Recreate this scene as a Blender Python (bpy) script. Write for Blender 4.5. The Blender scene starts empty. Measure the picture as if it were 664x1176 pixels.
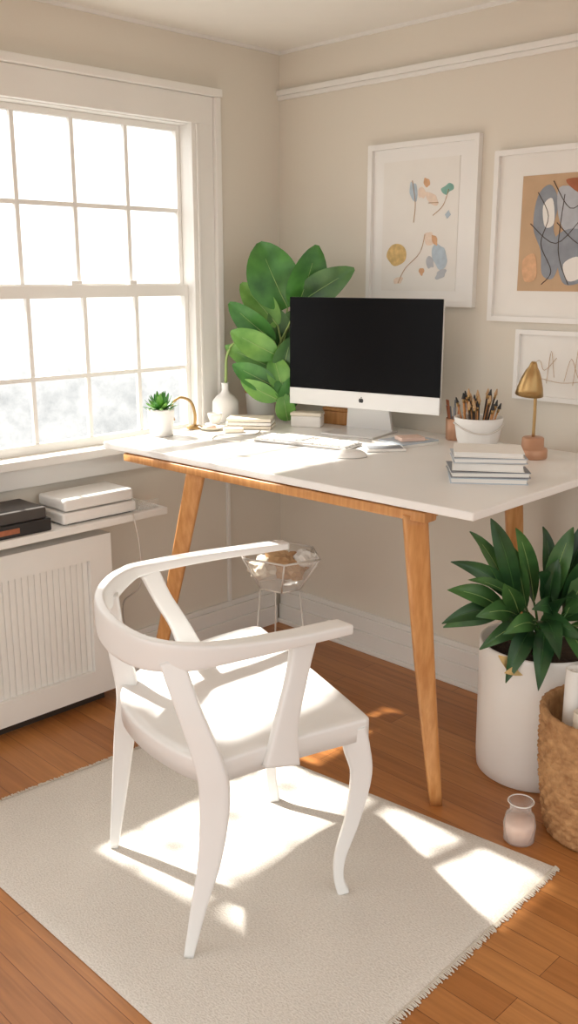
import bpy, bmesh, math, random
from mathutils import Vector, Matrix, noise
random.seed(7)
S2=math.sqrt(.5)

# ------------------------------------------------------------ materials
def s2l(c):
    return tuple((v/12.92 if v<=.04045 else ((v+.055)/1.055)**2.4) for v in c)
def rgb(r,g,b): return s2l((r/255,g/255,b/255))+(1,)
def mat(name,col,rough=.5,metal=0,bump=0,bscale=60,var=0,vscale=8,col2=None,trans=0,coat=0,spec=None,aniso=None):
    m=bpy.data.materials.new(name); m.use_nodes=True
    nt=m.node_tree; b=nt.nodes['Principled BSDF']
    b.inputs['Roughness'].default_value=rough; b.inputs['Metallic'].default_value=metal
    b.inputs['Transmission Weight'].default_value=trans
    b.inputs['Coat Weight'].default_value=coat
    if spec is not None: b.inputs['Specular IOR Level'].default_value=spec
    tc=nt.nodes.new('ShaderNodeTexCoord')
    src=tc.outputs['Object']
    if aniso:
        mp=nt.nodes.new('ShaderNodeMapping'); mp.inputs['Scale'].default_value=aniso
        nt.links.new(src,mp.inputs[0]); src=mp.outputs[0]
    n=nt.nodes.new('ShaderNodeTexNoise'); n.inputs['Scale'].default_value=vscale; n.inputs['Detail'].default_value=4
    nt.links.new(src,n.inputs['Vector'])
    r=nt.nodes.new('ShaderNodeValToRGB')
    c2=col2 if col2 else tuple(v*(1-(var or .04)) for v in col[:3])+(1,)
    r.color_ramp.elements[0].position=.3; r.color_ramp.elements[1].position=.7
    r.color_ramp.elements[0].color=c2; r.color_ramp.elements[1].color=col
    nt.links.new(n.outputs['Fac'],r.inputs[0]); nt.links.new(r.outputs[0],b.inputs['Base Color'])
    if bump:
        n2=nt.nodes.new('ShaderNodeTexNoise'); n2.inputs['Scale'].default_value=bscale; n2.inputs['Detail'].default_value=3
        nt.links.new(src,n2.inputs['Vector'])
        bp=nt.nodes.new('ShaderNodeBump'); bp.inputs['Strength'].default_value=bump; bp.inputs['Distance'].default_value=.01
        nt.links.new(n2.outputs['Fac'],bp.inputs['Height']); nt.links.new(bp.outputs[0],b.inputs['Normal'])
    return m

def floor_mat():
    m=bpy.data.materials.new('oak_floorboards'); m.use_nodes=True
    nt=m.node_tree; b=nt.nodes['Principled BSDF']; N=nt.nodes.new; L=nt.links.new
    tc=N('ShaderNodeTexCoord')
    br=N('ShaderNodeTexBrick'); br.inputs['Scale'].default_value=1
    br.inputs['Brick Width'].default_value=.95; br.inputs['Row Height'].default_value=.085
    br.inputs['Mortar Size'].default_value=.0009; br.inputs['Mortar Smooth'].default_value=.4
    br.inputs['Color1'].default_value=rgb(194,134,78); br.inputs['Color2'].default_value=rgb(172,112,60)
    br.inputs['Mortar'].default_value=rgb(104,62,32); br.offset=.37
    L(tc.outputs['Object'],br.inputs['Vector'])
    mp=N('ShaderNodeMapping'); mp.inputs['Scale'].default_value=(1.6,26,1); L(tc.outputs['Object'],mp.inputs[0])
    n=N('ShaderNodeTexNoise'); n.inputs['Scale'].default_value=2.2; n.inputs['Detail'].default_value=7; n.inputs['Distortion'].default_value=.6
    L(mp.outputs[0],n.inputs['Vector'])
    r=N('ShaderNodeValToRGB'); r.color_ramp.elements[0].position=.32; r.color_ramp.elements[1].position=.68
    r.color_ramp.elements[0].color=(.66,.60,.54,1); r.color_ramp.elements[1].color=(1.04,1.02,1,1)
    L(n.outputs['Fac'],r.inputs[0])
    mx=N('ShaderNodeMix'); mx.data_type='RGBA'; mx.blend_type='MULTIPLY'; mx.inputs[0].default_value=.7
    L(br.outputs['Color'],mx.inputs[6]); L(r.outputs[0],mx.inputs[7]); L(mx.outputs[2],b.inputs['Base Color'])
    b.inputs['Roughness'].default_value=.36
    bp=N('ShaderNodeBump'); bp.inputs['Strength'].default_value=.25; bp.inputs['Distance'].default_value=.002; bp.invert=True
    L(br.outputs['Fac'],bp.inputs['Height']); L(bp.outputs[0],b.inputs['Normal'])
    return m
def rug_mat():
    m=mat('woven_cream_wool',rgb(232,227,219),.95,var=.07,vscale=5)
    nt=m.node_tree; b=nt.nodes['Principled BSDF']; N=nt.nodes.new; L=nt.links.new
    tc=N('ShaderNodeTexCoord'); mp=N('ShaderNodeMapping'); mp.inputs['Scale'].default_value=(170,260,1)
    L(tc.outputs['Object'],mp.inputs[0])
    n=N('ShaderNodeTexNoise'); n.inputs['Scale'].default_value=1; n.inputs['Detail'].default_value=2; L(mp.outputs[0],n.inputs['Vector'])
    base=b.inputs['Base Color'].links[0].from_socket
    r=N('ShaderNodeValToRGB'); r.color_ramp.elements[0].position=.3; r.color_ramp.elements[1].position=.65
    r.color_ramp.elements[0].color=(.76,.745,.72,1); r.color_ramp.elements[1].color=(1,1,1,1); L(n.outputs['Fac'],r.inputs[0])
    mx=N('ShaderNodeMix'); mx.data_type='RGBA'; mx.blend_type='MULTIPLY'; mx.inputs[0].default_value=.8
    L(base,mx.inputs[6]); L(r.outputs[0],mx.inputs[7]); L(mx.outputs[2],b.inputs['Base Color'])
    bp=N('ShaderNodeBump'); bp.inputs['Strength'].default_value=.6; bp.inputs['Distance'].default_value=.004
    L(n.outputs['Fac'],bp.inputs['Height']); L(bp.outputs[0],b.inputs['Normal'])
    return m
def glassmix(name,fac,tint=(1,1,1,1)):
    m=bpy.data.materials.new(name); m.use_nodes=True; nt=m.node_tree
    for n in list(nt.nodes): nt.nodes.remove(n)
    o=nt.nodes.new('ShaderNodeOutputMaterial'); t=nt.nodes.new('ShaderNodeBsdfTransparent')
    g=nt.nodes.new('ShaderNodeBsdfPrincipled'); g.inputs['Roughness'].default_value=.08; g.inputs['Base Color'].default_value=(.9,.9,.88,1)
    t.inputs[0].default_value=tint; mx=nt.nodes.new('ShaderNodeMixShader')
    lw=nt.nodes.new('ShaderNodeLayerWeight'); lw.inputs[0].default_value=.35
    mr=nt.nodes.new('ShaderNodeMapRange'); mr.inputs['To Min'].default_value=fac*.4; mr.inputs['To Max'].default_value=min(.8,fac*4)
    nt.links.new(lw.outputs['Facing'],mr.inputs['Value']); nt.links.new(mr.outputs[0],mx.inputs[0])
    nt.links.new(t.outputs[0],mx.inputs[1]); nt.links.new(g.outputs[0],mx.inputs[2]); nt.links.new(mx.outputs[0],o.inputs[0])
    return m

M={}
M['wall']=mat('warm_white_wall_paint',rgb(230,223,210),.8,bump=.04,bscale=220,var=.02,vscale=2)
M['ceil']=mat('ceiling_paint',rgb(241,238,231),.85,var=.02)
M['trim']=mat('white_trim_paint',rgb(241,239,234),.45,var=.02)
M['floor']=floor_mat(); M['rug']=rug_mat()
M['fringe']=mat('rug_fringe',rgb(220,212,198),.95)
M['chair']=mat('chair_white_lacquer',rgb(238,238,236),.34,coat=.2,var=.015)
M['top']=mat('desk_white_laminate',rgb(242,240,236),.34,var=.02)
M['wood']=mat('oak_leg',rgb(210,154,96),.45,col2=rgb(184,124,68),vscale=9,aniso=(9,9,.9),bump=.05)
M['blk']=mat('black_screen_glass',(.002,.002,.003,1),.25,spec=.12)
M['alu']=mat('silver_aluminium',rgb(226,225,223),.35,metal=.35,var=.01)
M['white']=mat('white_ceramic',rgb(242,240,236),.35,var=.015)
M['matte']=mat('matte_white',rgb(236,232,226),.6,var=.02)
M['key']=mat('key_white',rgb(240,238,234),.5)
M['kbase']=mat('keyboard_base_aluminium',rgb(170,167,164),.4,metal=.3)
M['brass']=mat('brushed_brass',rgb(186,152,102),.34,metal=.85,var=.08)
M['copper']=mat('copper_base',rgb(196,150,120),.42,metal=.35,var=.06)
M['green']=mat('leaf_green',rgb(80,142,60),.36,col2=rgb(44,98,38),vscale=14)
M['green2']=mat('leaf_light_green',rgb(128,178,84),.4,col2=rgb(80,136,56),vscale=14)
M['dgreen']=mat('leaf_dark_green',rgb(54,96,50),.34,col2=rgb(26,58,32),vscale=12)
M['dgreen2']=mat('leaf_mid_green',rgb(86,130,68),.36,col2=rgb(44,84,42),vscale=12)
M['rib']=mat('leaf_midrib',rgb(160,190,116),.5)
M['stem']=mat('pale_stem',rgb(160,184,112),.5)
M['soil']=mat('potting_soil',rgb(72,52,38),.95,bump=.8,bscale=90,col2=rgb(40,28,20))
M['bask']=mat('seagrass_weave',rgb(198,154,106),.8,col2=rgb(150,106,66),vscale=40,bump=.4,bscale=160)
M['black']=mat('black_plastic',rgb(38,35,34),.45)
M['dgrey']=mat('dark_grey_cover',rgb(74,68,64),.55)
M['grey']=mat('grey_cover',rgb(140,142,146),.6)
M['paper']=mat('paper_white',rgb(240,237,231),.8)
M['cream']=mat('cream_paper',rgb(236,226,208),.8)
M['tan']=mat('tan_paper',rgb(204,172,138),.85,var=.12,vscale=12)
M['pink']=mat('blush_wax',rgb(226,196,180),.5)
M['bluep']=mat('blue_grey_page',rgb(190,200,210),.6)
M['slate']=mat('slate_paint',rgb(150,156,164),.85,var=.2,vscale=30)
M['slate2']=mat('pale_slate_paint',rgb(190,194,200),.85,var=.15,vscale=30)
M['ink']=mat('ink_line',rgb(86,74,66),.8)
M['oran']=mat('orange_paint',rgb(230,184,144),.85,var=.2,vscale=60)
M['yel']=mat('ochre_paint',rgb(234,202,138),.85,var=.3,vscale=60)
M['teal']=mat('teal_paint',rgb(140,186,174),.85,var=.15,vscale=60)
M['sky']=mat('pale_blue_paint',rgb(192,208,220),.85,var=.15,vscale=60)
M['peach']=mat('peach_paint',rgb(242,222,204),.85,var=.12,vscale=60)
M['rust']=mat('rust_paint',rgb(176,108,76),.85,var=.2,vscale=60)
M['wire']=mat('white_wire',rgb(222,216,208),.4,metal=.2)
M['kraft']=mat('kraft_paper',rgb(196,160,120),.85,bump=.4,bscale=30)
M['glasspane']=glassmix('window_glass',.03)
M['jar']=glassmix('clear_glass',.16,(.985,.975,.965,1))
M['dark']=mat('recess_shade_and_handle_brown',rgb(60,48,38),.8)  # dark brown for painted shade in the toe recess and for dark brush handles

# ------------------------------------------------------------ geometry helpers
COL=bpy.context.scene.collection
def grp(name,loc=(0,0,0)):
    e=bpy.data.objects.new(name,None); e.location=loc; e.empty_display_size=.05; COL.objects.link(e); return e
def finish(me,name,m,parent=None,smooth=False,bevel=0,seg=3,angle=35):
    me.materials.append(m) if m else None
    o=bpy.data.objects.new(name,me); COL.objects.link(o)
    if smooth:
        for p in me.polygons: p.use_smooth=True
    if bevel:
        b=o.modifiers.new('bevel','BEVEL'); b.width=bevel; b.segments=seg; b.limit_method='ANGLE'; b.angle_limit=math.radians(angle)
        for p in me.polygons: p.use_smooth=True
        w=o.modifiers.new('wn','WEIGHTED_NORMAL'); w.keep_sharp=False
    if parent:
        o.parent=parent; o.matrix_parent_inverse=Matrix.Translation(parent.location).inverted()
    return o
def pyd(name,v,f,m,**k):
    me=bpy.data.meshes.new(name); me.from_pydata([tuple(x) for x in v],[],f); me.update()
    bm=bmesh.new(); bm.from_mesh(me); bmesh.ops.recalc_face_normals(bm,faces=bm.faces); bm.to_mesh(me); bm.free()
    return finish(me,name,m,**k)
def boxes(name,L,m,**k):
    v=[];f=[]
    for lo,hi in L:
        b=len(v)
        for x in (lo[0],hi[0]):
            for y in (lo[1],hi[1]):
                for z in (lo[2],hi[2]): v.append((x,y,z))
        f+=[[b+i for i in q] for q in ((0,1,3,2),(4,6,7,5),(0,4,5,1),(2,3,7,6),(0,2,6,4),(1,5,7,3))]
    return pyd(name,v,f,m,**k)
def rbox(name,c,s,rz,m,tilt=0,**k):
    R=Matrix.Rotation(rz,3,'Z')@Matrix.Rotation(tilt,3,'X'); v=[]
    for x in (-.5,.5):
        for y in (-.5,.5):
            for z in (-.5,.5): v.append(Vector(c)+R@Vector((x*s[0],y*s[1],z*s[2])))
    f=[(0,1,3,2),(4,6,7,5),(0,4,5,1),(2,3,7,6),(0,2,6,4),(1,5,7,3)]
    return pyd(name,v,f,m,**k)
def lathe(name,prof,c,m,seg=48,fn=None,**k):
    v=[];f=[];n=len(prof)
    for i,(r,z) in enumerate(prof):
        for j in range(seg):
            a=2*math.pi*j/seg; rr=max(r,1e-4)
            if fn: rr=fn(rr,z,a,i)
            v.append((c[0]+rr*math.cos(a),c[1]+rr*math.sin(a),c[2]+z))
    for i in range(n-1):
        for j in range(seg):
            a=i*seg+j;b=i*seg+(j+1)%seg; f.append((a,b,b+seg,a+seg))
    me=bpy.data.meshes.new(name); me.from_pydata(v,[],f); me.update()
    bm=bmesh.new(); bm.from_mesh(me); bmesh.ops.remove_doubles(bm,verts=bm.verts,dist=2e-4)
    bmesh.ops.recalc_face_normals(bm,faces=bm.faces); bm.to_mesh(me); bm.free()
    o=finish(me,name,m,smooth=True,**k)
    return o
def cat(P,n,closed=False):
    P=[tuple(p) for p in P]; out=[]; N=len(P)
    rng=range(N) if closed else range(N-1)
    for i in rng:
        if closed: p0,p1,p2,p3=P[i-1],P[i],P[(i+1)%N],P[(i+2)%N]
        else: p0,p1,p2,p3=P[max(i-1,0)],P[i],P[i+1],P[min(i+2,N-1)]
        for s in range(n):
            t=s/n
            out.append(tuple(.5*((2*b)+(-a+c)*t+(2*a-5*b+4*c-d)*t*t+(-a+3*b-3*c+d)*t**3) for a,b,c,d in zip(p0,p1,p2,p3)))
    if not closed: out.append(P[-1])
    return out
def sweep(name,pts,m,ref=(0,0,1),n=8,sec=16,ex=4,**k):
    C=cat(pts,n); v=[];f=[]; ref=Vector(ref)
    for i,c in enumerate(C):
        a=Vector(C[max(i-1,0)][:3]); b=Vector(C[min(i+1,len(C)-1)][:3]); T=(b-a).normalized()
        s=T.cross(ref).normalized(); u=s.cross(T).normalized()
        for j in range(sec):
            an=2*math.pi*(j+.5)/sec; ca,sa=math.cos(an),math.sin(an)
            x=math.copysign(abs(ca)**(2/ex),ca)*c[3]/2; y=math.copysign(abs(sa)**(2/ex),sa)*c[4]/2
            v.append(Vector(c[:3])+s*x+u*y)
    for i in range(len(C)-1):
        for j in range(sec):
            a=i*sec+j;b=i*sec+(j+1)%sec; f.append((a,b,b+sec,a+sec))
    f.append(tuple(range(sec))[::-1]); f.append(tuple((len(C)-1)*sec+j for j in range(sec)))
    o=pyd(name,v,f,m,smooth=True,**k); 
    for p in o.data.polygons[-2:]: p.use_smooth=False
    return o
def tubes(name,paths,m,n=4,sec=8,**k):
    v=[];f=[]
    for P in paths:
        pts,r0=P[0],P[1]; r1=P[2] if len(P)>2 else r0
        C=cat(pts,n) if len(pts)>2 else [tuple(p) for p in pts]
        b0=len(v)
        for i,c in enumerate(C):
            a=Vector(C[max(i-1,0)]); b=Vector(C[min(i+1,len(C)-1)]); T=(b-a).normalized()
            ref=Vector((0,0,1)) if abs(T.z)<.9 else Vector((1,0.2,0))
            s=T.cross(ref).normalized(); u=s.cross(T); r=r0+(r1-r0)*i/(len(C)-1)
            for j in range(sec):
                an=2*math.pi*j/sec; v.append(Vector(c)+s*math.cos(an)*r+u*math.sin(an)*r)
        for i in range(len(C)-1):
            for j in range(sec):
                a=b0+i*sec+j;b=b0+i*sec+(j+1)%sec; f.append((a,b,b+sec,a+sec))
        f.append(tuple(b0+j for j in range(sec))); f.append(tuple(b0+(len(C)-1)*sec+j for j in range(sec)))
    return pyd(name,v,f,m,smooth=True,**k)
def leaves(name,L,m,power=.75,droop=0,rib=None,xmin=.012,ymax=-.012,under=None,**k):
    v=[];f=[]; ns=12; na=6; ribs=[]
    for base,tip,w,nrm,arch in L:
        base=Vector(base);tip=Vector(tip);d=tip-base;ln=d.length;T=d.normalized()
        nrm=Vector(nrm); s=T.cross(nrm).normalized(); nn=s.cross(T).normalized()
        b0=len(v); ph=random.random()*6; rp=[]
        for i in range(ns+1):
            t=i/ns; c=base+d*t+nn*(arch*ln*4*t*(1-t)); c.z+=droop*ln*4*t*(1-t)
            if under and c.x<1.60: c.z=min(c.z,under)
            wd=w/2*(math.sin(math.pi*min(1,t*.97+.02)**.85))**power
            if i%3==0 and i<ns: rp.append(c+nn*.0006)
            for j in range(na+1):
                q=(j/na-.5)*2
                off=nn*(abs(q)*wd*.30+ .035*w*math.sin(t*9+ph+q*2)*abs(q))
                p=c+s*(q*wd)+off; p.x=max(p.x,xmin); p.y=min(p.y,ymax)
                if under and p.x<1.56: p.z=min(p.z,under+.004)
                v.append(p)
        ribs.append((rp,min(.0018,w*.03),.0006))
        for i in range(ns):
            for j in range(na):
                a=b0+i*(na+1)+j; f.append((a,a+1,a+na+2,a+na+1))
    me=bpy.data.meshes.new(name); me.from_pydata([tuple(x) for x in v],[],f); me.update()
    if rib: tubes(name+'_midribs',ribs,rib,n=3,sec=5,**k)
    return finish(me,name,m,smooth=True,**k)
def prism(name,outline,z0,z1,m,**k):
    n=len(outline); v=[(x,y,z0) for x,y in outline]+[(x,y,z1) for x,y in outline]
    f=[tuple(range(n))[::-1],tuple(range(n,2*n))]+[(i,(i+1)%n,n+(i+1)%n,n+i) for i in range(n)]
    return pyd(name,v,f,m,**k)
def E(base,r,u,t=0):
    return Vector((base[0]+r*S2+t*S2, base[1]+r*S2-t*S2, base[2]+u))

# ------------------------------------------------------------ room shell
H=2.23; TH=.09
boxes('floor',[((-.09,-4.2,-.05),(4.2,.09,0))],M['floor'])
boxes('ceiling',[((-.09,-3.6,H),(3.3,.09,H+.08))],M['ceil'])
boxes('wall_right',[((-.09,0,0),(3.6,.09,H))],M['wall'])
WY0,WY1,WZ0,WZ1=-1.66,-.435,.86,1.945
boxes('wall_left',[((-TH,-3.6,0),(0,WY0,H)),((-TH,WY1,0),(0,0,H)),((-TH,WY0,0),(0,WY1,WZ0)),((-TH,WY0,WZ1),(0,WY1,H))],M['wall'])
boxes('trim_1',[((0,-.018,2.075),(3.6,0,2.095)),((0,-.011,2.06),(3.6,0,2.075))],M['trim'],bevel=.003)
boxes('trim_2',[((0,-.008,H-.012),(3.6,0,H)),((0,-3.6,H-.012),(.008,-.008,H))],M['trim'])
boxes('baseboard_right',[((0.02,-.022,.08),(3.6,0,.135)),((0.02,-.03,.018),(3.6,0,.08)),((0.02,-.014,.135),(3.6,0,.155)),((0.02,-.04,0),(3.6,0,.018))],M['trim'],bevel=.003)
boxes('baseboard_left',[((0,-.93,.08),(.022,-.045,.135)),((0,-.93,.0),(.03,-.045,.08)),((0,-.93,.135),(.014,-.045,.155))],M['trim'],bevel=.003)
boxes('trim_3',[((0,-.30,.155),(.012,-.285,.80)),((0,-.30,.80),(.0125,-.03,.815))],M['trim'],bevel=.002)
# window
w=grp('window_1',(0,-1.05,.86))
CW=.085
boxes('casing',[((0,WY1-.012,WZ0),(.022,WY1+CW,WZ1+.0)),((0,WY0-CW,WZ0),(.022,WY0+.012,WZ1+.0)),((0,WY0-CW,WZ1-.008),(.024,WY1+CW,WZ1+.085))],M['trim'],parent=w,bevel=.003)
boxes('casing_backband',[((0,WY1+CW+.0005,WZ0),(.036,WY1+CW+.028,WZ1+.085)),((0,WY0-CW-.028,WZ0),(.036,WY0-CW-.0005,WZ1+.085)),((0,WY0-CW-.033,WZ1+.0855),(.040,WY1+CW+.033,WZ1+.112))],M['trim'],parent=w,bevel=.003)
boxes('casing_bead',[((.0221,WY1+.004,WZ0),(.030,WY1+.018,WZ1-.009)),((.0221,WY0-.018,WZ0),(.030,WY0-.004,WZ1-.009))],M['trim'],parent=w,bevel=.003)
boxes('jamb_liner',[((-TH+.002,WY1-.010,WZ0+.001),(-.001,WY1-.002,WZ1-.001)),((-TH+.002,WY0+.002,WZ0+.001),(-.001,WY0+.010,WZ1-.001)),((-TH+.002,WY0+.011,WZ1-.010),(-.001,WY1-.011,WZ1-.002))],M['trim'],parent=w)
boxes('sill',[((-TH,WY0-.13,WZ0-.03),(.06,WY1+.13,WZ0-.0005))],M['trim'],parent=w,bevel=.005)
boxes('apron',[((0,WY0-.11,WZ0-.10),(.02,WY1+.11,WZ0-.031))],M['trim'],parent=w,bevel=.004)
Y0,Y1=WY0+.011,WY1-.011; GY1,GY0=Y1-.016,Y0+.022
ys=[-.672,-.882,-1.092,-1.302,-1.50]
def sash(nm,x0,x1,z0,z1,zm,top=.03,bot=.03):
    boxes(nm+'_stiles',[((x0,Y0,z0),(x1,GY0,z1)),((x0,GY1,z0),(x1,Y1,z1))],M['trim'],parent=w)
    boxes(nm+'_rails',[((x0+.0005,GY0,z0),(x1-.0005,GY1,z0+bot)),((x0+.0005,GY0,z1-top),(x1-.0005,GY1,z1))],M['trim'],parent=w)
    boxes(nm+'_muntins_vertical',[((x0+.006,y-.007,z0+bot),(x1-.004,y+.007,z1-top)) for y in ys],M['trim'],parent=w)
    boxes(nm+'_muntin_horizontal',[((x0+.007,GY0,zm-.007),(x1-.0045,GY1,zm+.007))],M['trim'],parent=w)
sash('upper_sash',-.073,-.047,1.36,WZ1-.011,1.65,.02,.04)
sash('lower_sash',-.045,-.02,WZ0,1.395,1.10,.04,.03)
boxes('lock',[((-.04,-.93,1.3955),(-.02,-.89,1.41)),((-.04,-.70,1.3955),(-.02,-.67,1.41))],M['trim'],parent=w,bevel=.003)
pyd('glass_pane',[(-.058,Y0,1.38),(-.058,Y1,1.38),(-.058,Y1,WZ1-.01),(-.058,Y0,WZ1-.01),(-.033,Y0,WZ0),(-.033,Y1,WZ0),(-.033,Y1,1.38),(-.033,Y0,1.38)],[(0,1,2,3),(4,5,6,7)],M['glasspane'],parent=w)
l=grp('window_ledge',(.1,-1.9,.63))
boxes('shelf_board',[((0,-3.4,.635),(.215,-.75,.66))],M['trim'],parent=l,bevel=.004)
boxes('shelf_brackets',[((0,-3.4,.605),(.03,-.80,.635))],M['trim'],parent=l,bevel=.003)
r=grp('radiator_cover',(.1,-1.9,.0))
boxes('carcass',[((0,-3.4,.045),(.15,-.955,.60))],M['trim'],parent=r,bevel=.004)
boxes('face_frame',[((.15,-3.4,.045),(.168,-.955,.13)),((.15,-3.4,.52),(.168,-.955,.60)),((.15,-1.04,.13),(.168,-.955,.52)),((.15,-2.0,.13),(.168,-1.92,.52))],M['trim'],parent=r)
boxes('beadboard',[((.15,-1.92+.022*i+.0015,.13),(.1535,-1.92+.022*i+.0205,.52)) for i in range(40)],M['trim'],parent=r,bevel=.0015)
boxes('toe_kick',[((0,-3.4,0),(.12,-.98,.045))],M['dark'],parent=r)  # dark colour paints in the shade of the gap below the cover

# ------------------------------------------------------------ rug
rc=[(.52,-.885),(1.735,-.745),(1.775,-1.76),(.47,-1.76)]
rg=grp('area_rug',(1.1,-1.3,0))
def lerp(a,b,t): return tuple(x+(y-x)*t for x,y in zip(a,b))
NX,NY=60,46; v=[];f=[]
for i in range(NX+1):
    for j in range(NY+1):
        p=lerp(lerp(rc[0],rc[1],i/NX),lerp(rc[3],rc[2],i/NX),j/NY)
        e=min(i,NX-i,j,NY-j); z=.007 if e>0 else .002
        z+=.001*noise.noise(Vector((p[0]*6,p[1]*6,0))) if e>0 else 0
        v.append((p[0],p[1],z))
for i in range(NX):
    for j in range(NY):
        a=i*(NY+1)+j; f.append((a,a+1,a+NY+2,a+NY+1))
pyd('woven_field',v,f,M['rug'],parent=rg,smooth=True)
fr=[]
for i in range(230):
    t=i/229; p=lerp(rc[1],rc[2],t); ln=.007+random.random()*.008; a=random.uniform(-.5,.5)
    fr.append(([(p[0]-.004,p[1],.005),(p[0]+ln*.5,p[1]+a*ln*.4,.0035),(p[0]+ln,p[1]+a*ln,.002)],.0016))
for i in range(230):
    t=i/229; p=lerp(rc[0],rc[3],t); ln=.008+random.random()*.006; a=random.uniform(-.5,.5)
    fr.append(([(p[0]+.004,p[1],.005),(p[0]-ln*.5,p[1]+a*ln*.4,.0035),(p[0]-ln,p[1]+a*ln,.002)],.0014))
tubes('fringe',fr,M['fringe'],n=2,sec=5,parent=rg)

# ------------------------------------------------------------ desk
DZ=.9
d=grp('desk',(.8,-.5,0))
prism('desktop',[(.135,-.945),(1.535,-.885),(1.515,-.03),(.06,-.03)],.878,DZ,M['top'],parent=d,bevel=.004)
sweep('front_rail',[(.24,-.915,.862,.05,.026),(.8,-.895,.862,.05,.026),(1.40,-.865,.862,.05,.026)],M['wood'],parent=d,ex=8)
sweep('side_rail',[(.30,-.90,.862,.04,.026),(.26,-.5,.862,.04,.026),(.22,-.1,.862,.04,.026)],M['wood'],parent=d,ex=8)
sweep('side_rail_far',[(1.37,-.87,.862,.04,.026),(1.3,-.5,.862,.04,.026),(1.21,-.15,.862,.04,.026)],M['wood'],parent=d,ex=8)
sweep('leg_1',[(1.352,-.865,.866,.062,.05),(1.350,-.80,.45,.052,.044),(1.345,-.715,0,.034,.032)],M['wood'],ref=(1,-1,0),parent=d,ex=5)
sweep('leg_2',[(.555,-.895,.866,.058,.05),(.42,-.895,.45,.048,.044),(.27,-.90,0,.034,.032)],M['wood'],ref=(1,-1,0),parent=d,ex=5)
sweep('leg_3',[(1.205,-.19,.866,.055,.05),(1.22,-.15,.45,.046,.042),(1.23,-.11,0,.034,.032)],M['wood'],ref=(1,-1,0),parent=d,ex=5)
boxes('wall_cleat',[((.07,-.055,.80),(.7,-.0,.876))],M['trim'],parent=d)

# ------------------------------------------------------------ chair
c=grp('armchair',(1.12,-1.25,0))
so=[(1.378,-1.50),(1.395,-1.42),(1.425,-1.30),(1.458,-1.185),(1.462,-1.158),(1.44,-1.143),(1.30,-1.09),(1.08,-1.01),(.90,-.945),(.868,-.94),(.85,-.965),
    (.835,-1.10),(.845,-1.25),(.875,-1.37),(.93,-1.455),(1.02,-1.515),(1.14,-1.55),(1.26,-1.56),(1.34,-1.55),(1.37,-1.53)]
so=cat(so,4,closed=True)
cx,cy=1.14,-1.27; v=[];f=[];n=len(so)
rings=[(1,.398),(1.0,.441),(.997,.446),(.982,.449),(.9,.447),(.7,.443),(.4,.440),(.15,.439)]
for s,z in [(.9,.394)]+rings:
    for x,y in so: v.append((cx+(x-cx)*s,cy+(y-cy)*s,z))
for i in range(len(rings)):
    for j in range(n):
        a=i*n+j;b=i*n+(j+1)%n; f.append((a,b,b+n,a+n))
f.append(tuple(range(n))); f.append(tuple(len(rings)*n+j for j in range(n)))
pyd('seat',v,f,M['chair'],parent=c,smooth=True)
sweep('arm_and_back_rail',[(1.418,-1.195,.666,.056,.024),(1.415,-1.24,.670,.056,.025),(1.395,-1.34,.672,.052,.028),(1.355,-1.46,.670,.040,.040),(1.30,-1.545,.664,.028,.058),
   (1.21,-1.59,.662,.024,.072),(1.09,-1.585,.668,.024,.080),(.975,-1.535,.676,.024,.080),(.895,-1.455,.684,.026,.068),(.84,-1.37,.690,.032,.044),(.818,-1.30,.690,.040,.030),
   (.84,-1.12,.688,.044,.024),(.88,-.95,.684,.044,.022),(.902,-.865,.682,.044,.020)],M['chair'],n=8,sec=24,ex=6,parent=c)
sweep('leg_1',[(1.275,-1.565,.655,.022,.050),(1.32,-1.56,.56,.024,.050),(1.360,-1.540,.44,.030,.060),(1.368,-1.535,.36,.034,.064),(1.368,-1.550,.24,.030,.050),(1.355,-1.575,.12,.024,.034),(1.338,-1.592,0.0,.018,.022)],M['chair'],ref=(1,1,0),ex=6,parent=c)
sweep('leg_2',[(1.432,-1.178,.425,.05,.06),(1.440,-1.172,.38,.05,.062),(1.450,-1.165,.31,.040,.050),(1.440,-1.178,.20,.030,.036),(1.422,-1.200,.10,.024,.028),(1.421,-1.204,.04,.022,.024),(1.430,-1.196,0.0,.022,.028)],M['chair'],ref=(1,1,0),ex=6,parent=c)
sweep('leg_3',[(.892,-1.455,.675,.024,.046),(.900,-1.445,.56,.024,.046),(.918,-1.43,.43,.032,.054),(.915,-1.44,.33,.032,.052),(.905,-1.455,.18,.026,.040),(.893,-1.475,0.0,.018,.022)],M['chair'],ref=(1,1,0),ex=6,parent=c)
sweep('leg_4',[(.95,-.995,.43,.04,.05),(.96,-.99,.36,.04,.05),(.99,-1.01,.20,.03,.036),(1.01,-1.03,.08,.024,.028),(1.025,-1.03,0.0,.024,.028)],M['chair'],ref=(1,1,0),ex=6,parent=c)
sweep('arm_support_near',[(1.412,-1.385,.400,.022,.090),(1.405,-1.365,.48,.022,.060),(1.398,-1.325,.58,.022,.050),(1.392,-1.295,.665,.024,.062)],M['chair'],ref=(0.2,1,0),ex=6,parent=c)
sweep('arm_support_far',[(.858,-1.17,.42,.022,.07),(.85,-1.21,.52,.022,.05),(.835,-1.25,.60,.022,.046),(.825,-1.285,.682,.024,.05)],M['chair'],ref=(0.2,1,0),ex=6,parent=c)
c.location.z+=.0085

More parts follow.
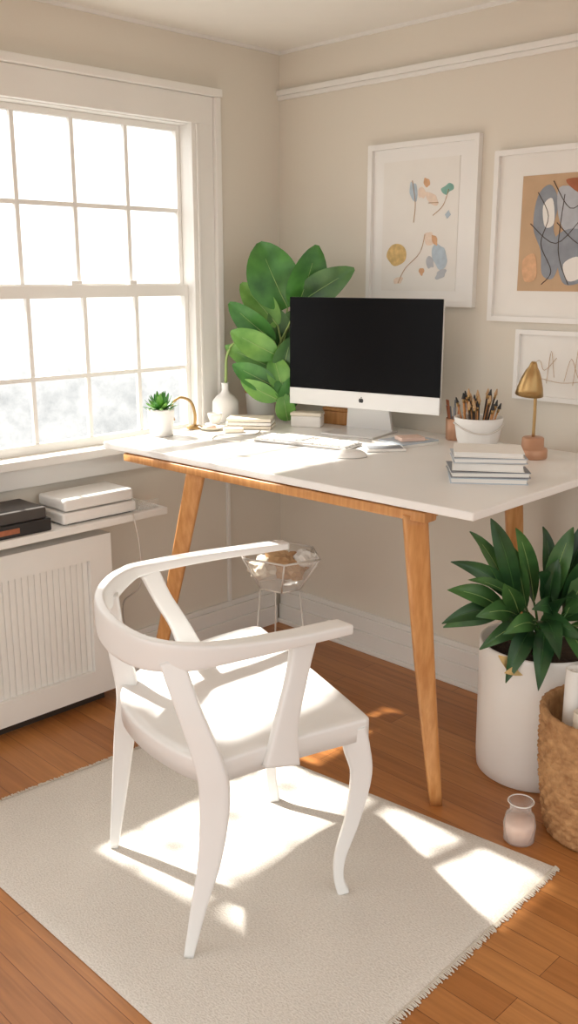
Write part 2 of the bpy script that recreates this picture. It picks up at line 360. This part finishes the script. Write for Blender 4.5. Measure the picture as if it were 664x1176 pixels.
# ------------------------------------------------------------ monitor
mo=grp('desktop_computer_monitor',(.62,-.17,DZ))
A=math.radians(12); ex=Vector((math.cos(A),math.sin(A),0)); ny=Vector((math.sin(A),-math.cos(A),0)); mc=Vector((.620,-.218,0))
def mp(u,n_,z): return mc+ex*u+ny*n_+Vector((0,0,z))
W=.290; z0,z1=.983,1.354
rbox('casing',mp(0,-.006,(z0+z1)/2),(2*W,.014,z1-z0),A,M['alu'],parent=mo,bevel=.005)
rbox('chin',mp(0,.0022,z0+.029),(2*W,.004,.058),A,M['alu'],parent=mo,bevel=.0015)
rbox('screen',mp(0,.0022,(z0+.058+z1)/2),(2*W,.004,z1-z0-.058),A,M['blk'],parent=mo,bevel=.0015)
v=[];f=[]
for i,(s,nn) in enumerate([(1,-.012),(.85,-.022),(.5,-.036),(.05,-.042)]):
    for j in range(32):
        an=2*math.pi*j/32; ca,sa=math.cos(an),math.sin(an)
        v.append(mp(math.copysign(abs(ca)**.4,ca)*(W-.01)*s,nn,(z0+z1)/2+math.copysign(abs(sa)**.4,sa)*(z1-z0-.02)/2*s))
for i in range(3):
    for j in range(32):
        a=i*32+j;b=i*32+(j+1)%32; f.append((a,b,b+32,a+32))
f.append(tuple(96+j for j in range(32)))
pyd('rear_shell',v,f,M['alu'],parent=mo,smooth=True)
def disc(c0,rx,rz,n_=24): return [c0+ex*(rx*math.cos(2*math.pi*i/n_))+Vector((0,0,rz*math.sin(2*math.pi*i/n_))) for i in range(n_)]
lv=[];lf=[]
for k_,(du,dz,rx,rz) in enumerate(((-.0035,0,.0055,.0075),(.0035,0,.0055,.0075),(.001,.0105,.0016,.003))):
    b=len(lv); lv+=disc(mp(du,.0048+.0001*k_,z0+.029+dz),rx,rz); lf.append(tuple(range(b,b+24)))
pyd('emblem',lv,lf,M['black'],parent=mo)
v=[mp(-.10,.10,DZ),mp(.10,.10,DZ),mp(.10,-.085,DZ),mp(-.10,-.085,DZ)]
v+= [p+Vector((0,0,.007)) for p in v]
pyd('foot',v,[(0,3,2,1),(4,5,6,7),(0,1,5,4),(1,2,6,5),(2,3,7,6),(3,0,4,7)],M['alu'],parent=mo,bevel=.003)
v=[mp(-.090,-.055,DZ+.004),mp(.090,-.055,DZ+.004),mp(.090,-.07,DZ+.004),mp(-.090,-.07,DZ+.004),mp(-.065,-.03,z0+.14),mp(.065,-.03,z0+.14),mp(.065,-.05,z0+.14),mp(-.065,-.05,z0+.14)]
pyd('neck',v,[(0,3,2,1),(4,5,6,7),(0,1,5,4),(1,2,6,5),(2,3,7,6),(3,0,4,7)],M['alu'],parent=mo,bevel=.003)

kb=grp('keyboard',(.64,-.5,DZ)); ka=math.radians(14)
kc=Vector((.635,-.50,DZ)); kR=Matrix.Rotation(ka,3,'Z')
rbox('base',kc+Vector((0,0,.005)),(.34,.115,.008),ka,M['kbase'],parent=kb,bevel=.003)
kv=[];kf=[]
for r_ in range(5):
    for q in range(14):
        if r_==0 and 4<=q<=8:
            if q!=4: continue
            wd=.112; off=.046
        else: wd=.0175; off=0
        cc=kc+kR@Vector((-.155+q*.0238+off,-.043+r_*.0215,.0115)); b=len(kv)
        for x in (-.5,.5):
            for y in (-.5,.5):
                for z in (-.5,.5): kv.append(cc+kR@Vector((x*wd,y*.015,z*.006)))
        kf+=[[b+i for i in qq] for qq in ((0,1,3,2),(4,6,7,5),(0,4,5,1),(2,3,7,6),(0,2,6,4),(1,5,7,3))]
pyd('keys',kv,kf,M['key'],parent=kb,bevel=.0012)
def ellipsoid(name,c0,s,rz,m,flat=.0,**k):
    R=Matrix.Rotation(rz,3,'Z'); v=[];f=[];a1=12;a2=24
    for i in range(a1+1):
        ph=math.pi/2*i/a1*1.0
        for j in range(a2):
            th=2*math.pi*j/a2
            v.append(Vector(c0)+R@Vector((s[0]*math.cos(ph)**.8*math.cos(th),s[1]*math.cos(ph)**.8*math.sin(th),s[2]*math.sin(ph))))
    for i in range(a1):
        for j in range(a2):
            a=i*a2+j;b=i*a2+(j+1)%a2; f.append((a,b,b+a2,a+a2))
    f.append(tuple(range(a2)))
    return pyd(name,v,f,m,smooth=True,**k)
g=grp('computer_mouse',(.885,-.575,DZ))
ellipsoid('body',(.885,-.575,DZ+.002),(.032,.052,.022),math.radians(-35),M['white'],parent=g)
ellipsoid('base',(.885,-.575,DZ),(.033,.053,.006),math.radians(-35),M['kbase'],parent=g)

g=grp('magazines',(.86,-.27,DZ))
rbox('magazine_lower',(.855,-.275,DZ+.004),(.13,.17,.008),math.radians(-18),M['paper'],parent=g,bevel=.001)
rbox('magazine_upper',(.862,-.265,DZ+.0105),(.12,.155,.005),math.radians(-10),M['bluep'],parent=g,bevel=.001)
rbox('printed_panel',(.868,-.245,DZ+.0135),(.085,.06,.001),math.radians(-10),M['peach'],parent=g)
rbox('folded_card',(.875,-.275,DZ+.020),(.06,.08,.012),math.radians(-30),M['pink'],parent=g,bevel=.001)
g=grp('smartphone',(.885,-.41,DZ))
rbox('body',(.885,-.415,DZ+.005),(.07,.125,.009),math.radians(-40),M['white'],parent=g,bevel=.003)
rbox('screen',(.885,-.415,DZ+.0100),(.060,.108,.001),math.radians(-40),M['grey'],parent=g)

g=grp('book_stack',(1.34,-.56,DZ)); zz=DZ; ba=math.radians(38)
for i,(sx,sy,h,mm,rt) in enumerate([(.20,.15,.016,'bluep',0),(.205,.15,.015,'grey',3),(.185,.14,.020,'paper',-3),(.19,.14,.014,'slate2',2),(.18,.135,.014,'paper',-2)]):
    rbox('book_%d_pages'%(i+1),(1.345,-.545,zz+h/2),(sx-.008,sy-.006,h-.003),ba+math.radians(rt),M['paper'],parent=g)
    for dz in (.001,h-.0015): rbox('book_%d_cover'%(i+1),(1.345,-.545,zz+dz),(sx,sy,.0025),ba+math.radians(rt),M[mm],parent=g,bevel=.0008)
    zz+=h+.0008

bp_=(1.085,-.205,DZ)
g=grp('paintbrush_pot',bp_)
lathe('pot',[(0,0.0),(.045,0),(.055,.006),(.066,.04),(.073,.085),(.075,.102),(.072,.104),(.070,.10),(.062,.045),(.05,.012),(0,.010)],bp_,M['white'],parent=g)
tubes('cord',[([(bp_[0]+.0745*math.cos(a),bp_[1]+.0745*math.sin(a),DZ+.072+.012*math.sin(a*2)) for a in [i*math.pi/6 for i in range(-7,3)]],.0028)],M['wire'],parent=g)
st=[];tipb=[];fer=[]
for i in range(28):
    a=random.random()*6.28; r0=random.random()*.04; r1=r0+random.uniform(.01,.045); L_=random.uniform(.12,.165)
    b=Vector((bp_[0]+r0*math.cos(a),bp_[1]+r0*math.sin(a),DZ+.015)); t_=Vector((bp_[0]+r1*math.cos(a),bp_[1]+r1*math.sin(a),DZ+L_))
    dd=(t_-b).normalized()
    st.append(([b,t_],.0036,.0028)); fer.append(([t_,t_+dd*.012],.0042)); tipb.append(([t_+dd*.012,t_+dd*.020,t_+dd*.030],.0068,.0015))
tubes('handles_wood',st[::2],M['wood'],parent=g); tubes('handles_dark',st[1::2],M['dark'],parent=g)
tubes('ferrules',fer,M['brass'],parent=g); tubes('bristles_dark',tipb[::2],M['black'],parent=g); tubes('bristles_tan',tipb[1::2],M['kraft'],parent=g)
cp=(.925,-.095,DZ)
g=grp('pencil_cup',cp)
lathe('cup',[(0,0),(.03,0),(.032,.004),(.034,.07),(.032,.072),(.031,.068),(.029,.006),(0,.005)],cp,M['copper'],parent=g)
st=[]
for i in range(12):
    a=random.random()*6.28; st.append(([(cp[0]+.015*math.cos(a),cp[1]+.015*math.sin(a),DZ+.01),(cp[0]+.035*math.cos(a),cp[1]+.03*math.sin(a),DZ+random.uniform(.10,.135))],.0028))
tubes('pencils',st[:6],M['rust'],parent=g); tubes('pencils_dark',st[6:],M['slate'],parent=g)
lp=(1.275,-.20,DZ)
g=grp('desk_lamp',lp)
lathe('base',[(0,0),(.042,0),(.044,.003),(.044,.026),(.041,.03),(.033,.032),(.032,.06),(.028,.063),(0,.064)],lp,M['copper'],parent=g)
tubes('stem',[([(lp[0],lp[1],DZ+.06),(lp[0],lp[1],DZ+.14),(lp[0]-.002,lp[1]-.002,DZ+.23)],.005)],M['brass'],parent=g)
sh=lathe('shade',[(0,.098),(.007,.098),(.010,.092),(.013,.082),(.020,.072),(.029,.050),(.037,.022),(.041,0),(.0395,0),(.035,.022),(.026,.048),(.0,.070)],(0,0,0),M['brass'])
sh.parent=g; sh.rotation_euler=(math.radians(4),math.radians(8),0); sh.location=(-.014,-.014,.188)

g=grp('notebook_pile',(.26,-.41,DZ)); zz=DZ
for i in range(3):
    h=.013; rbox('pad_%d'%(i+1),(.262,-.405,zz+h/2),(.165-.004*i,.10,h-.002),math.radians(38+i*2-3),M['matte' if i%2 else 'cream'],parent=g,bevel=.002); zz+=h
g=grp('gift_box',(.385,-.24,DZ))
rbox('box',(.385,-.24,DZ+.020),(.11,.06,.040),math.radians(30),M['matte'],parent=g,bevel=.005)
rbox('lid',(.385,-.24,DZ+.046),(.114,.064,.012),math.radians(30),M['cream'],parent=g,bevel=.004)
g=grp('wooden_trinket_box',(.43,-.11,DZ))
rbox('box',(.43,-.11,DZ+.024),(.12,.06,.048),math.radians(10),M['wood'],bevel=.004,parent=g)
rbox('lid',(.43,-.11,DZ+.055),(.124,.064,.012),math.radians(10),M['wood'],bevel=.004,parent=g)
g=grp('trinket_dish',(.22,-.52,DZ))
lathe('dish',[(0,0),(.03,0),(.045,.010),(.047,.012),(.043,.011),(.028,.004),(0,.004)],(.20,-.535,DZ),M['cream'],parent=g)
ellipsoid('seashell',(.20,-.535,DZ+.005),(.02,.014,.014),.4,M['pink'],parent=g)
rbox('soap_bar',(.30,-.52,DZ+.008),(.07,.04,.016),.9,M['cream'],bevel=.006)
g=grp('espresso_cup',(.16,-.46,DZ))
lathe('cup',[(0,0),(.014,0),(.016,.004),(.025,.03),(.026,.042),(.024,.042),(.022,.03),(0,.006)],(.150,-.475,DZ+.006),M['white'],parent=g)
lathe('saucer',[(0,0),(.02,0),(.036,.007),(.037,.009),(.02,.004),(0,.004)],(.150,-.475,DZ),M['white'],parent=g)
tubes('charging_cable',[([(.36,-.45,DZ+.003),(.39,-.52,DZ+.003),(.32,-.60,DZ+.003),(.38,-.68,DZ+.003),(.47,-.64,DZ+.003)],.0022)],M['wire'],n=8)

vp=(.105,-.385,DZ)
g=grp('bud_vase',vp)
lathe('vase',[(0,0),(.038,0),(.045,.006),(.049,.05),(.048,.078),(.034,.096),(.019,.106),(.013,.118),(.013,.14),(.016,.146),(.012,.146),(.009,.12),(.009,.10),(0,.09)],vp,M['white'],parent=g)
tubes('stem',[([E(vp,0,.10),E(vp,.004,.18),E(vp,.008,.24),E(vp,.030,.285),E(vp,.065,.29),E(vp,.085,.275)],.006,.003)],M['stem'],n=8,parent=g)
leaves('leaf',[(E(vp,.085,.275),E(vp,.11,.22),.028,(S2,-S2,0),.1),(E(vp,.045,.29),E(vp,.09,.32),.022,(S2,-S2,.2),.1)],M['green2'],parent=g)
ap=(.125,-.575,DZ)
g=grp('brass_arch_ornament',ap)
lathe('base',[(0,0),(.028,0),(.03,.003),(.028,.010),(.01,.014),(0,.015)],E(ap,.02,0),M['brass'],parent=g)
tubes('arch',[([E(ap,.02,.01),E(ap,.022,.05),E(ap,.008,.095),E(ap,-.028,.11),E(ap,-.055,.09),E(ap,-.062,.05)],.0055,.0045)],M['brass'],n=8,parent=g)
lathe('bell',[(.004,.02),(.010,.012),(.014,0),(.012,0),(.0,.015)],E(ap,-.062,.03),M['brass'],parent=g,seg=24)

sp=(.175,-.735,DZ)
g=grp('potted_succulent',sp)
lathe('pot',[(0,0),(.036,0),(.039,.004),(.045,.085),(.046,.092),(.043,.092),(.040,.082),(0,.08)],sp,M['white'],parent=g)
lathe('soil',[(0,.082),(.041,.082)],sp,M['soil'],parent=g)
L1=[];L2=[]
for k_,(n_,r_,z_) in enumerate([(11,.062,.102),(10,.054,.120),(8,.038,.138),(5,.018,.148)]):
    for i in range(n_):
        a=2*math.pi*(i+.5*k_)/n_+random.uniform(-.1,.1)
        (L1 if (i+k_)%2 else L2).append(((sp[0]+.004*math.cos(a),sp[1]+.004*math.sin(a),DZ+.086),(sp[0]+r_*math.cos(a),sp[1]+r_*math.sin(a),DZ+z_+random.uniform(-.006,.006)),.020,(0,0,1),-.08))
leaves('leaves',L1,M['green'],parent=g); leaves('leaves_light',L2,M['green2'],parent=g)

pp=(.125,-.225,DZ)
g=grp('potted_broadleaf_plant',pp)
lathe('pot',[(0,0),(.047,0),(.051,.005),(.057,.085),(.058,.115),(.054,.115),(.052,.10),(0,.095)],pp,M['white'],parent=g)
lathe('rim_band',[(.0585,.098),(.060,.101),(.060,.118),(.054,.120),(.052,.114)],pp,M['wood'],parent=g)
lathe('soil',[(0,.106),(.052,.106)],pp,M['soil'],parent=g)
def P(px,py,t=.0):
    r_=(px-298)*.0030; return E(pp,r_,(482-py)*.00308, .03+t+.50*max(0,r_))
spec=[((332,348),(298,274),60,.0,1),((342,348),(366,278),44,.03,1),((346,342),(408,304),36,.04,0),
 ((320,368),(276,320),34,.04,2),((316,386),(262,342),32,.06,1),((320,402),(264,374),32,.08,2),((326,394),(314,346),30,.0,0),
 ((318,418),(256,392),26,.06,2),((324,424),(336,380),30,.05,0),((318,438),(266,412),28,.09,1),((326,442),(314,400),28,.08,2),((320,452),(276,430),22,.10,2),
 ((328,466),(340,424),26,.06,1),((330,380),(340,350),24,-.02,0),((322,376),(300,350),28,-.01,0),((330,452),(322,424),24,.07,1),((332,478),(326,444),24,.06,2)]
LL=[[],[],[]];stm=[]
for b_,t_,w_,tt,mi in spec:
    LL[mi].append((P(b_[0],b_[1],tt),P(t_[0],t_[1],tt+random.uniform(-.01,.04)),w_*.0031,(S2+random.uniform(-.45,.45),-S2,random.uniform(-.1,.6)),random.uniform(.04,.14)))
    stm.append(([E(pp,random.uniform(-.01,.02),.10),P(318+random.uniform(-4,6),min(440,(b_[1]+445)/2),tt*.6),P(b_[0],b_[1],tt)],.004,.0028))
for i_,mm in enumerate(('dgreen2','green','green2')): leaves('leaves_%d'%(i_+1),LL[i_],M[mm],power=.62,rib=M['rib'],parent=g)
tubes('stems',stm,M['stem'],parent=g)

# ------------------------------------------------------------ floor plant
fp=(1.425,-.345,0)
g=grp('potted_floor_plant',fp)
lathe('planter',[(0,0),(.155,0),(.163,.006),(.167,.05),(.172,.385),(.172,.40),(.168,.404),(.162,.40),(.160,.36),(0,.355)],fp,M['white'],seg=72,parent=g)
lathe('soil',[(0,.37),(.08,.372),(.161,.366)],fp,M['soil'],parent=g)
def Q(px,py,t=0): 
    return E(fp,(px-628)*.00245,.415+(722-py)*.00245,t)
tips=[(508,700,.04,24),(514,662,.02,26),(518,630,.0,22),(540,596,-.02,22),(560,576,.02,24),(586,584,.05,22),(606,628,.12,28),(652,584,.04,26),(672,604,.10,28),(698,640,.12,28),
 (644,650,.18,28),(548,722,.10,24),(574,752,.16,24),(542,682,.10,26),(624,590,-.02,22),(708,590,.04,28),(724,680,.10,28),(664,738,.22,24),(604,750,.22,24),(570,640,.12,24),
 (634,618,.07,24),(554,616,-.04,22),(728,630,.0,26),(682,700,.20,26),(620,706,.26,26),(584,606,.02,20),(688,568,.0,24),(534,644,.06,20),(596,662,.18,22),(514,714,-.02,20),(650,690,.24,24),(566,690,.18,22)]
LL=[[],[]];stm=[]
for i,(x_,y_,t_,w_) in enumerate(tips):
    T_=Q(x_,y_,t_)
    if T_.x<1.60: T_.z=min(T_.z,.845)
    up=(722-y_)/140
    B_=Vector((fp[0]+random.uniform(-.05,.05),fp[1]+random.uniform(-.05,.05),.37)); 
    Bm=B_.lerp(T_,.26)+Vector((0,0,.04+.05*(1-up)))
    LL[i%2].append((Bm,T_,w_*.0024,(S2*.8+random.uniform(-.6,.6),-S2*.8+random.uniform(-.5,.5),random.uniform(.0,.9)),random.uniform(.02,.10)))
    stm.append(([B_,B_.lerp(Bm,.5)+Vector((0,0,.02)),Bm],.005,.003))
leaves('leaves_dark',LL[0],M['dgreen'],droop=.12,rib=M['dgreen2'],power=.85,under=.85,parent=g); leaves('leaves_mid',LL[1],M['dgreen2'],droop=.09,rib=M['rib'],power=.85,under=.85,parent=g); tubes('stems',stm,M['dgreen2'],parent=g)
leaves('withered_leaf',[(Q(590,748,.10),Q(566,722,.14),.035,(.7,-.7,.4),.1),(Q(600,744,.12),Q(572,740,.16),.03,(.7,-.7,.7),.1)],M['yel'],parent=g)

# ------------------------------------------------------------ woven basket
bk=(1.725,-.520,0)
g=grp('woven_basket',bk)
rows=16; prof=[]
for i in range(rows*6+1):
    t=i/(rows*6); prof.append((.132+.028*math.sin(t*1.9),.004+t*.335))
lathe('woven_wall',prof,bk,M['bask'],seg=288,fn=lambda r_,z,a,i:r_+.0085*abs(math.sin(math.pi*i/6))*(.25+.75*max(0,math.sin(28*a+math.pi*(i//6)))),parent=g)
lathe('inner_wall',[(0,.01),(.125,.01),(.148,.33)],bk,M['bask'],parent=g)
lathe('rim',[(.148,.328),(.150,.345),(.158,.352),(.166,.345),(.165,.33),(.155,.325)],bk,M['bask'],seg=96,fn=lambda r_,z,a,i:r_+.003*math.sin(40*a+i),parent=g)
cols=['dgrey','paper','rust','black','cream','grey','paper','slate','cream','dgrey','pink']
for i in range(11):
    a=i*2.4+1.2; r_=.03+.075*((i*37)%10)/10; x_,y_=bk[0]+r_*math.cos(a),bk[1]+r_*math.sin(a); rr=.020+.006*(i%3); h_=.35+.028*((i*3)%4)
    lathe('magazine_roll_%d'%(i+1),[(rr*.3,.0),(rr,.0),(rr,h_),(rr*.85,h_+.001),(rr*.8,h_-.03),(rr*.5,h_-.03),(rr*.45,h_-.004),(rr*.3,h_-.004),(rr*.2,h_-.03)],(x_,y_,.014),M[cols[i]],seg=24,parent=g)

cj=(1.603,-.705,0)
g=grp('glass_candle_jar',cj)
lathe('jar',[(.036,0.001),(.040,.005),(.042,.05),(.036,.075),(.028,.085),(.027,.10),(.033,.113)],cj,M['jar'],parent=g)
lathe('rim',[(.0315,.112),(.033,.1145),(.0345,.113),(.033,.111),(.0315,.112)],cj,M['paper'],parent=g)
lathe('wax',[(0,.004),(.035,.004),(.0385,.045),(.037,.060),(0,.058)],cj,M['pink'],parent=g)

wb=(.50,-.50,0)
g=grp('wire_paper_basket',wb)
pa=[]; up=[(wb[0]+.165*math.cos(a),wb[1]+.135*math.sin(a),.505) for a in [k_*math.pi/3+.3 for k_ in range(6)]]
lo=[(wb[0]+.085*math.cos(a),wb[1]+.07*math.sin(a),.385) for a in [k_*math.pi/3+.3 for k_ in range(6)]]
for i in range(6):
    pa+= [([up[i],up[(i+1)%6]],.0035),([lo[i],lo[(i+1)%6]],.003),([up[i],lo[i]],.003)]
for i in (0,2,4): pa.append(([lo[i],(wb[0]+(lo[i][0]-wb[0])*1.5,wb[1]+(lo[i][1]-wb[1])*1.5,0)],.003))
tubes('wire_frame',pa,M['wire'],parent=g)
pyd('clear_sides',up+lo,[(i,(i+1)%6,6+(i+1)%6,6+i) for i in range(6)]+[tuple(range(6,12))],M['jar'],parent=g)
def crumple(name,c0,r_,m,seed,sq=(1,1,.8)):
    bm=bmesh.new(); bmesh.ops.create_icosphere(bm,subdivisions=3,radius=1)
    for v_ in bm.verts:
        nz=noise.noise(v_.co*1.8+Vector((seed,0,0)))*.5+noise.noise(v_.co*4+Vector((0,seed,0)))*.25
        v_.co=v_.co*(1+nz); v_.co=Vector((v_.co.x*sq[0]*r_+c0[0],v_.co.y*sq[1]*r_+c0[1],v_.co.z*sq[2]*r_+c0[2]))
    me=bpy.data.meshes.new(name); bm.to_mesh(me); bm.free(); return finish(me,name,m,parent=g)
crumple('crumpled_paper_1',(.53,-.47,.455),.055,M['kraft'],1.2); crumple('crumpled_paper_2',(.46,-.54,.45),.045,M['cream'],5.1)
crumple('crumpled_paper_3',(.57,-.44,.485),.04,M['paper'],9.3); crumple('crumpled_paper_4',(.50,-.50,.485),.04,M['kraft'],3.3,(1.6,.8,.7))

g=grp('printer',(.11,-1.0,.66))
boxes('body',[((.025,-1.145,.664),(.195,-.865,.70))],M['white'],parent=g,bevel=.008)
boxes('lid',[((.03,-1.135,.703),(.19,-.87,.742))],M['white'],parent=g,bevel=.010)
boxes('feet',[((.04,-1.12,.66),(.18,-.88,.665))],M['dgrey'],parent=g)
g=grp('binder_stack',(.11,-1.4,.66))
boxes('binder_lower',[((.02,-1.62,.66),(.20,-1.19,.70))],M['black'],parent=g,bevel=.004)
boxes('binder_upper',[((.03,-1.62,.70),(.19,-1.20,.735))],M['dgrey'],parent=g,bevel=.004)
boxes('binder_labels',[((.20,-1.5,.672),(.2015,-1.30,.688))],M['rust'],parent=g)
g=grp('acrylic_tray',(.1,-.81,.66))
boxes('tray',[((.04,-.85,.661),(.186,-.77,.665)),((.1865,-.85,.661),(.19,-.77,.69))],M['jar'],parent=g)
tubes('electric_cord',[([(.222,-.90,.665),(.225,-.88,.55),(.19,-.86,.40),(.06,-.84,.30),(.03,-.82,.2)],.0025)],M['wire'],n=8)

# ------------------------------------------------------------ framed pictures
def frame(name,x0,x1,z0,z1,bw,m,mi,matm):
    g=grp(name,((x0+x1)/2,-.0,(z0+z1)/2))
    boxes('frame_bars',[((x0,-.022,z0),(x0+bw,0,z1)),((x1-bw,-.022,z0),(x1,0,z1)),((x0+bw,-.0215,z0),(x1-bw,0,z0+bw)),((x0+bw,-.0215,z1-bw),(x1-bw,0,z1))],m,parent=g)
    boxes('mat_board',[((x0+bw,-.010,z0+bw),(x1-bw,-.001,z1-bw))],matm,parent=g)
    return g
cnt=[0]
def blob(g,name,pts,m,y=-.0125,sm=True):
    pts=cat(pts,5,closed=True) if sm else pts
    cnt[0]+=1; y-=.00005*cnt[0]
    return pyd(name,[(x,y,z) for x,z in pts],[tuple(range(len(pts)))],m,parent=g)
def oval(x,z,rx,rz,rot=0,jit=.24,n=10):
    return [(x+math.cos(rot)*rx*math.cos(a)*q-math.sin(rot)*rz*math.sin(a)*q, z+math.sin(rot)*rx*math.cos(a)*q+math.cos(rot)*rz*math.sin(a)*q) for a,q in [(2*math.pi*i/n,1+random.uniform(-jit,jit)) for i in range(n)]]
def line(g,name,P_,m,r_=.0012): tubes(name,[([(x,-.0135,z) for x,z in p],r_) for p in P_],m,n=5,sec=6,parent=g)
p1=frame('abstract_art_print',.46,.915,1.325,1.86,.018,M['white'],0,M['white'])
boxes('paper_sheet',[((.525,-.012,1.375),(.84,-.010,1.80))],M['paper'],parent=p1)
for nm,pt,mm in [('teal_shape',oval(.795,1.700,.024,.014,.3),'teal'),('orange_shape',oval(.71,1.725,.012,.016,.8),'oran'),('blue_shape',oval(.655,1.70,.016,.030,.2),'sky'),('peach_shape',oval(.69,1.695,.014,.020,.2),'peach'),
   ('peach_shape',oval(.735,1.675,.030,.016,-.6),'peach'),('ochre_shape',oval(.59,1.495,.042,.036,.1,.12),'yel'),('blue_shape',oval(.775,1.490,.030,.040,.2),'sky'),('slate_shape',oval(.735,1.47,.016,.022,.5),'slate2'),
   ('peach_shape',oval(.725,1.545,.022,.020,.4),'peach'),('orange_shape',oval(.75,1.54,.012,.020,.4),'oran'),('blue_shape',oval(.80,1.62,.010,.012,0),'sky'),('slate_shape',oval(.78,1.43,.024,.012,.5),'slate2'),
   ('ochre_shape',oval(.70,1.44,.010,.014,0),'oran'),('peach_shape',oval(.60,1.41,.02,.012,.3),'peach')]: blob(p1,nm,pt,M[mm])
line(p1,'ink_stroke',[[(.60,1.40),(.63,1.45),(.69,1.50),(.71,1.56)],[(.66,1.60),(.665,1.66),(.65,1.735)],[(.74,1.62),(.78,1.65),(.80,1.70)],[(.72,1.66),(.76,1.66)]],M['kraft'],.0010)
p2=frame('figure_art_print',.975,1.60,1.285,1.80,.016,M['white'],0,M['paper'])
boxes('tan_sheet',[((1.075,-.012,1.38),(1.44,-.010,1.72))],M['tan'],parent=p2)
for nm,pt,mm in [('slate_shape',[(1.13,1.66),(1.17,1.69),(1.20,1.64),(1.19,1.56),(1.22,1.50),(1.20,1.42),(1.16,1.43),(1.15,1.50),(1.12,1.57)],'slate'),
  ('pale_shape',[(1.20,1.68),(1.28,1.66),(1.31,1.58),(1.27,1.53),(1.21,1.58)],'slate2'),('slate_shape',[(1.20,1.54),(1.27,1.56),(1.33,1.50),(1.31,1.42),(1.24,1.40),(1.21,1.46)],'slate'),
  ('rust_shape',[(1.22,1.70),(1.30,1.70),(1.34,1.67),(1.28,1.655)],'rust'),('white_shape',[(1.23,1.46),(1.28,1.48),(1.30,1.43),(1.25,1.41)],'paper'),('slate_shape',[(1.34,1.66),(1.40,1.64),(1.39,1.52),(1.35,1.55)],'slate2'),
  ('white_shape',[(1.15,1.63),(1.18,1.65),(1.19,1.58),(1.16,1.57)],'paper'),('rust_shape',[(1.09,1.47),(1.13,1.49),(1.14,1.42),(1.10,1.41)],'oran')]: blob(p2,nm,pt,M[mm])
line(p2,'ink_outline',[[(1.13,1.67),(1.17,1.60),(1.15,1.52),(1.19,1.44),(1.16,1.40)],[(1.18,1.70),(1.24,1.62),(1.30,1.64),(1.33,1.56)],[(1.20,1.58),(1.27,1.52),(1.33,1.51),(1.31,1.41)],[(1.11,1.58),(1.20,1.52),(1.28,1.59)],[(1.22,1.66),(1.21,1.50),(1.25,1.40)]],M['ink'],.0012)
p3=frame('sketch_art_print',1.085,1.62,1.045,1.262,.014,M['white'],0,M['paper'])
line(p3,'ink_sketch',[[(1.13,1.13),(1.17,1.17),(1.19,1.14),(1.23,1.18)],[(1.20,1.10),(1.21,1.20),(1.225,1.12)],[(1.26,1.11),(1.28,1.18),(1.31,1.12),(1.33,1.17)],[(1.15,1.12),(1.25,1.105),(1.35,1.12)],[(1.29,1.10),(1.30,1.21)],[(1.36,1.11),(1.38,1.18),(1.42,1.13)]],M['kraft'],.0007)

# ------------------------------------------------------------ light
sc=bpy.context.scene
wd=bpy.data.worlds.new('hazy_garden_sky'); sc.world=wd; wd.use_nodes=True; nt=wd.node_tree; N=nt.nodes.new; L=nt.links.new
bg=nt.nodes['Background']; tc=N('ShaderNodeTexCoord'); n1=N('ShaderNodeTexNoise'); n1.inputs['Scale'].default_value=34; n1.inputs['Detail'].default_value=8; n1.inputs['Roughness'].default_value=.7
L(tc.outputs['Generated'],n1.inputs['Vector'])
sx=N('ShaderNodeSeparateXYZ'); L(tc.outputs['Generated'],sx.inputs[0])
mr=N('ShaderNodeMapRange'); mr.inputs['From Min'].default_value=.10; mr.inputs['From Max'].default_value=-.12; mr.inputs['To Min'].default_value=.15; mr.inputs['To Max'].default_value=1
L(sx.outputs['Z'],mr.inputs['Value'])
rp=N('ShaderNodeValToRGB'); rp.color_ramp.elements[0].position=.34; rp.color_ramp.elements[1].position=.60
rp.color_ramp.elements[0].color=(.25,.255,.25,1); rp.color_ramp.elements[1].color=(.37,.37,.36,1); L(n1.outputs['Fac'],rp.inputs[0])
mx=N('ShaderNodeMix'); mx.data_type='RGBA'; mx.inputs[6].default_value=(1,.985,.955,1); L(mr.outputs[0],mx.inputs[0]); L(rp.outputs[0],mx.inputs[7])
# added gradient: sky stronger on window side, weaker on room side, to shape light
m2=N('ShaderNodeMapRange'); m2.interpolation_type='SMOOTHSTEP'; m2.inputs['From Min'].default_value=-.35; m2.inputs['From Max'].default_value=.45; m2.inputs['To Min'].default_value=2.9; m2.inputs['To Max'].default_value=1.45
L(sx.outputs['X'],m2.inputs['Value']); L(m2.outputs[0],bg.inputs['Strength'])
L(mx.outputs[2],bg.inputs['Color'])
sl=bpy.data.lights.new('sun','SUN'); sl.energy=13; sl.angle=math.radians(1.8); sl.color=(1,.95,.87)
so_=bpy.data.objects.new('sun',sl); COL.objects.link(so_); so_.location=(-3,-1.5,4)
so_.rotation_euler=Vector((1,.13,-1.06)).to_track_quat('-Z','Y').to_euler()
# ------------------------------------------------------------ camera
cd=bpy.data.cameras.new('camera'); co=bpy.data.objects.new('camera',cd); COL.objects.link(co)
cd.sensor_fit='VERTICAL'; cd.sensor_height=36; cd.lens=1081/1176*36; cd.clip_start=.02
co.location=(2.715,-2.664,1.43); co.rotation_euler=(math.pi/2-.2473,0,math.radians(45))
sc.camera=co
sc.view_settings.view_transform='Standard'
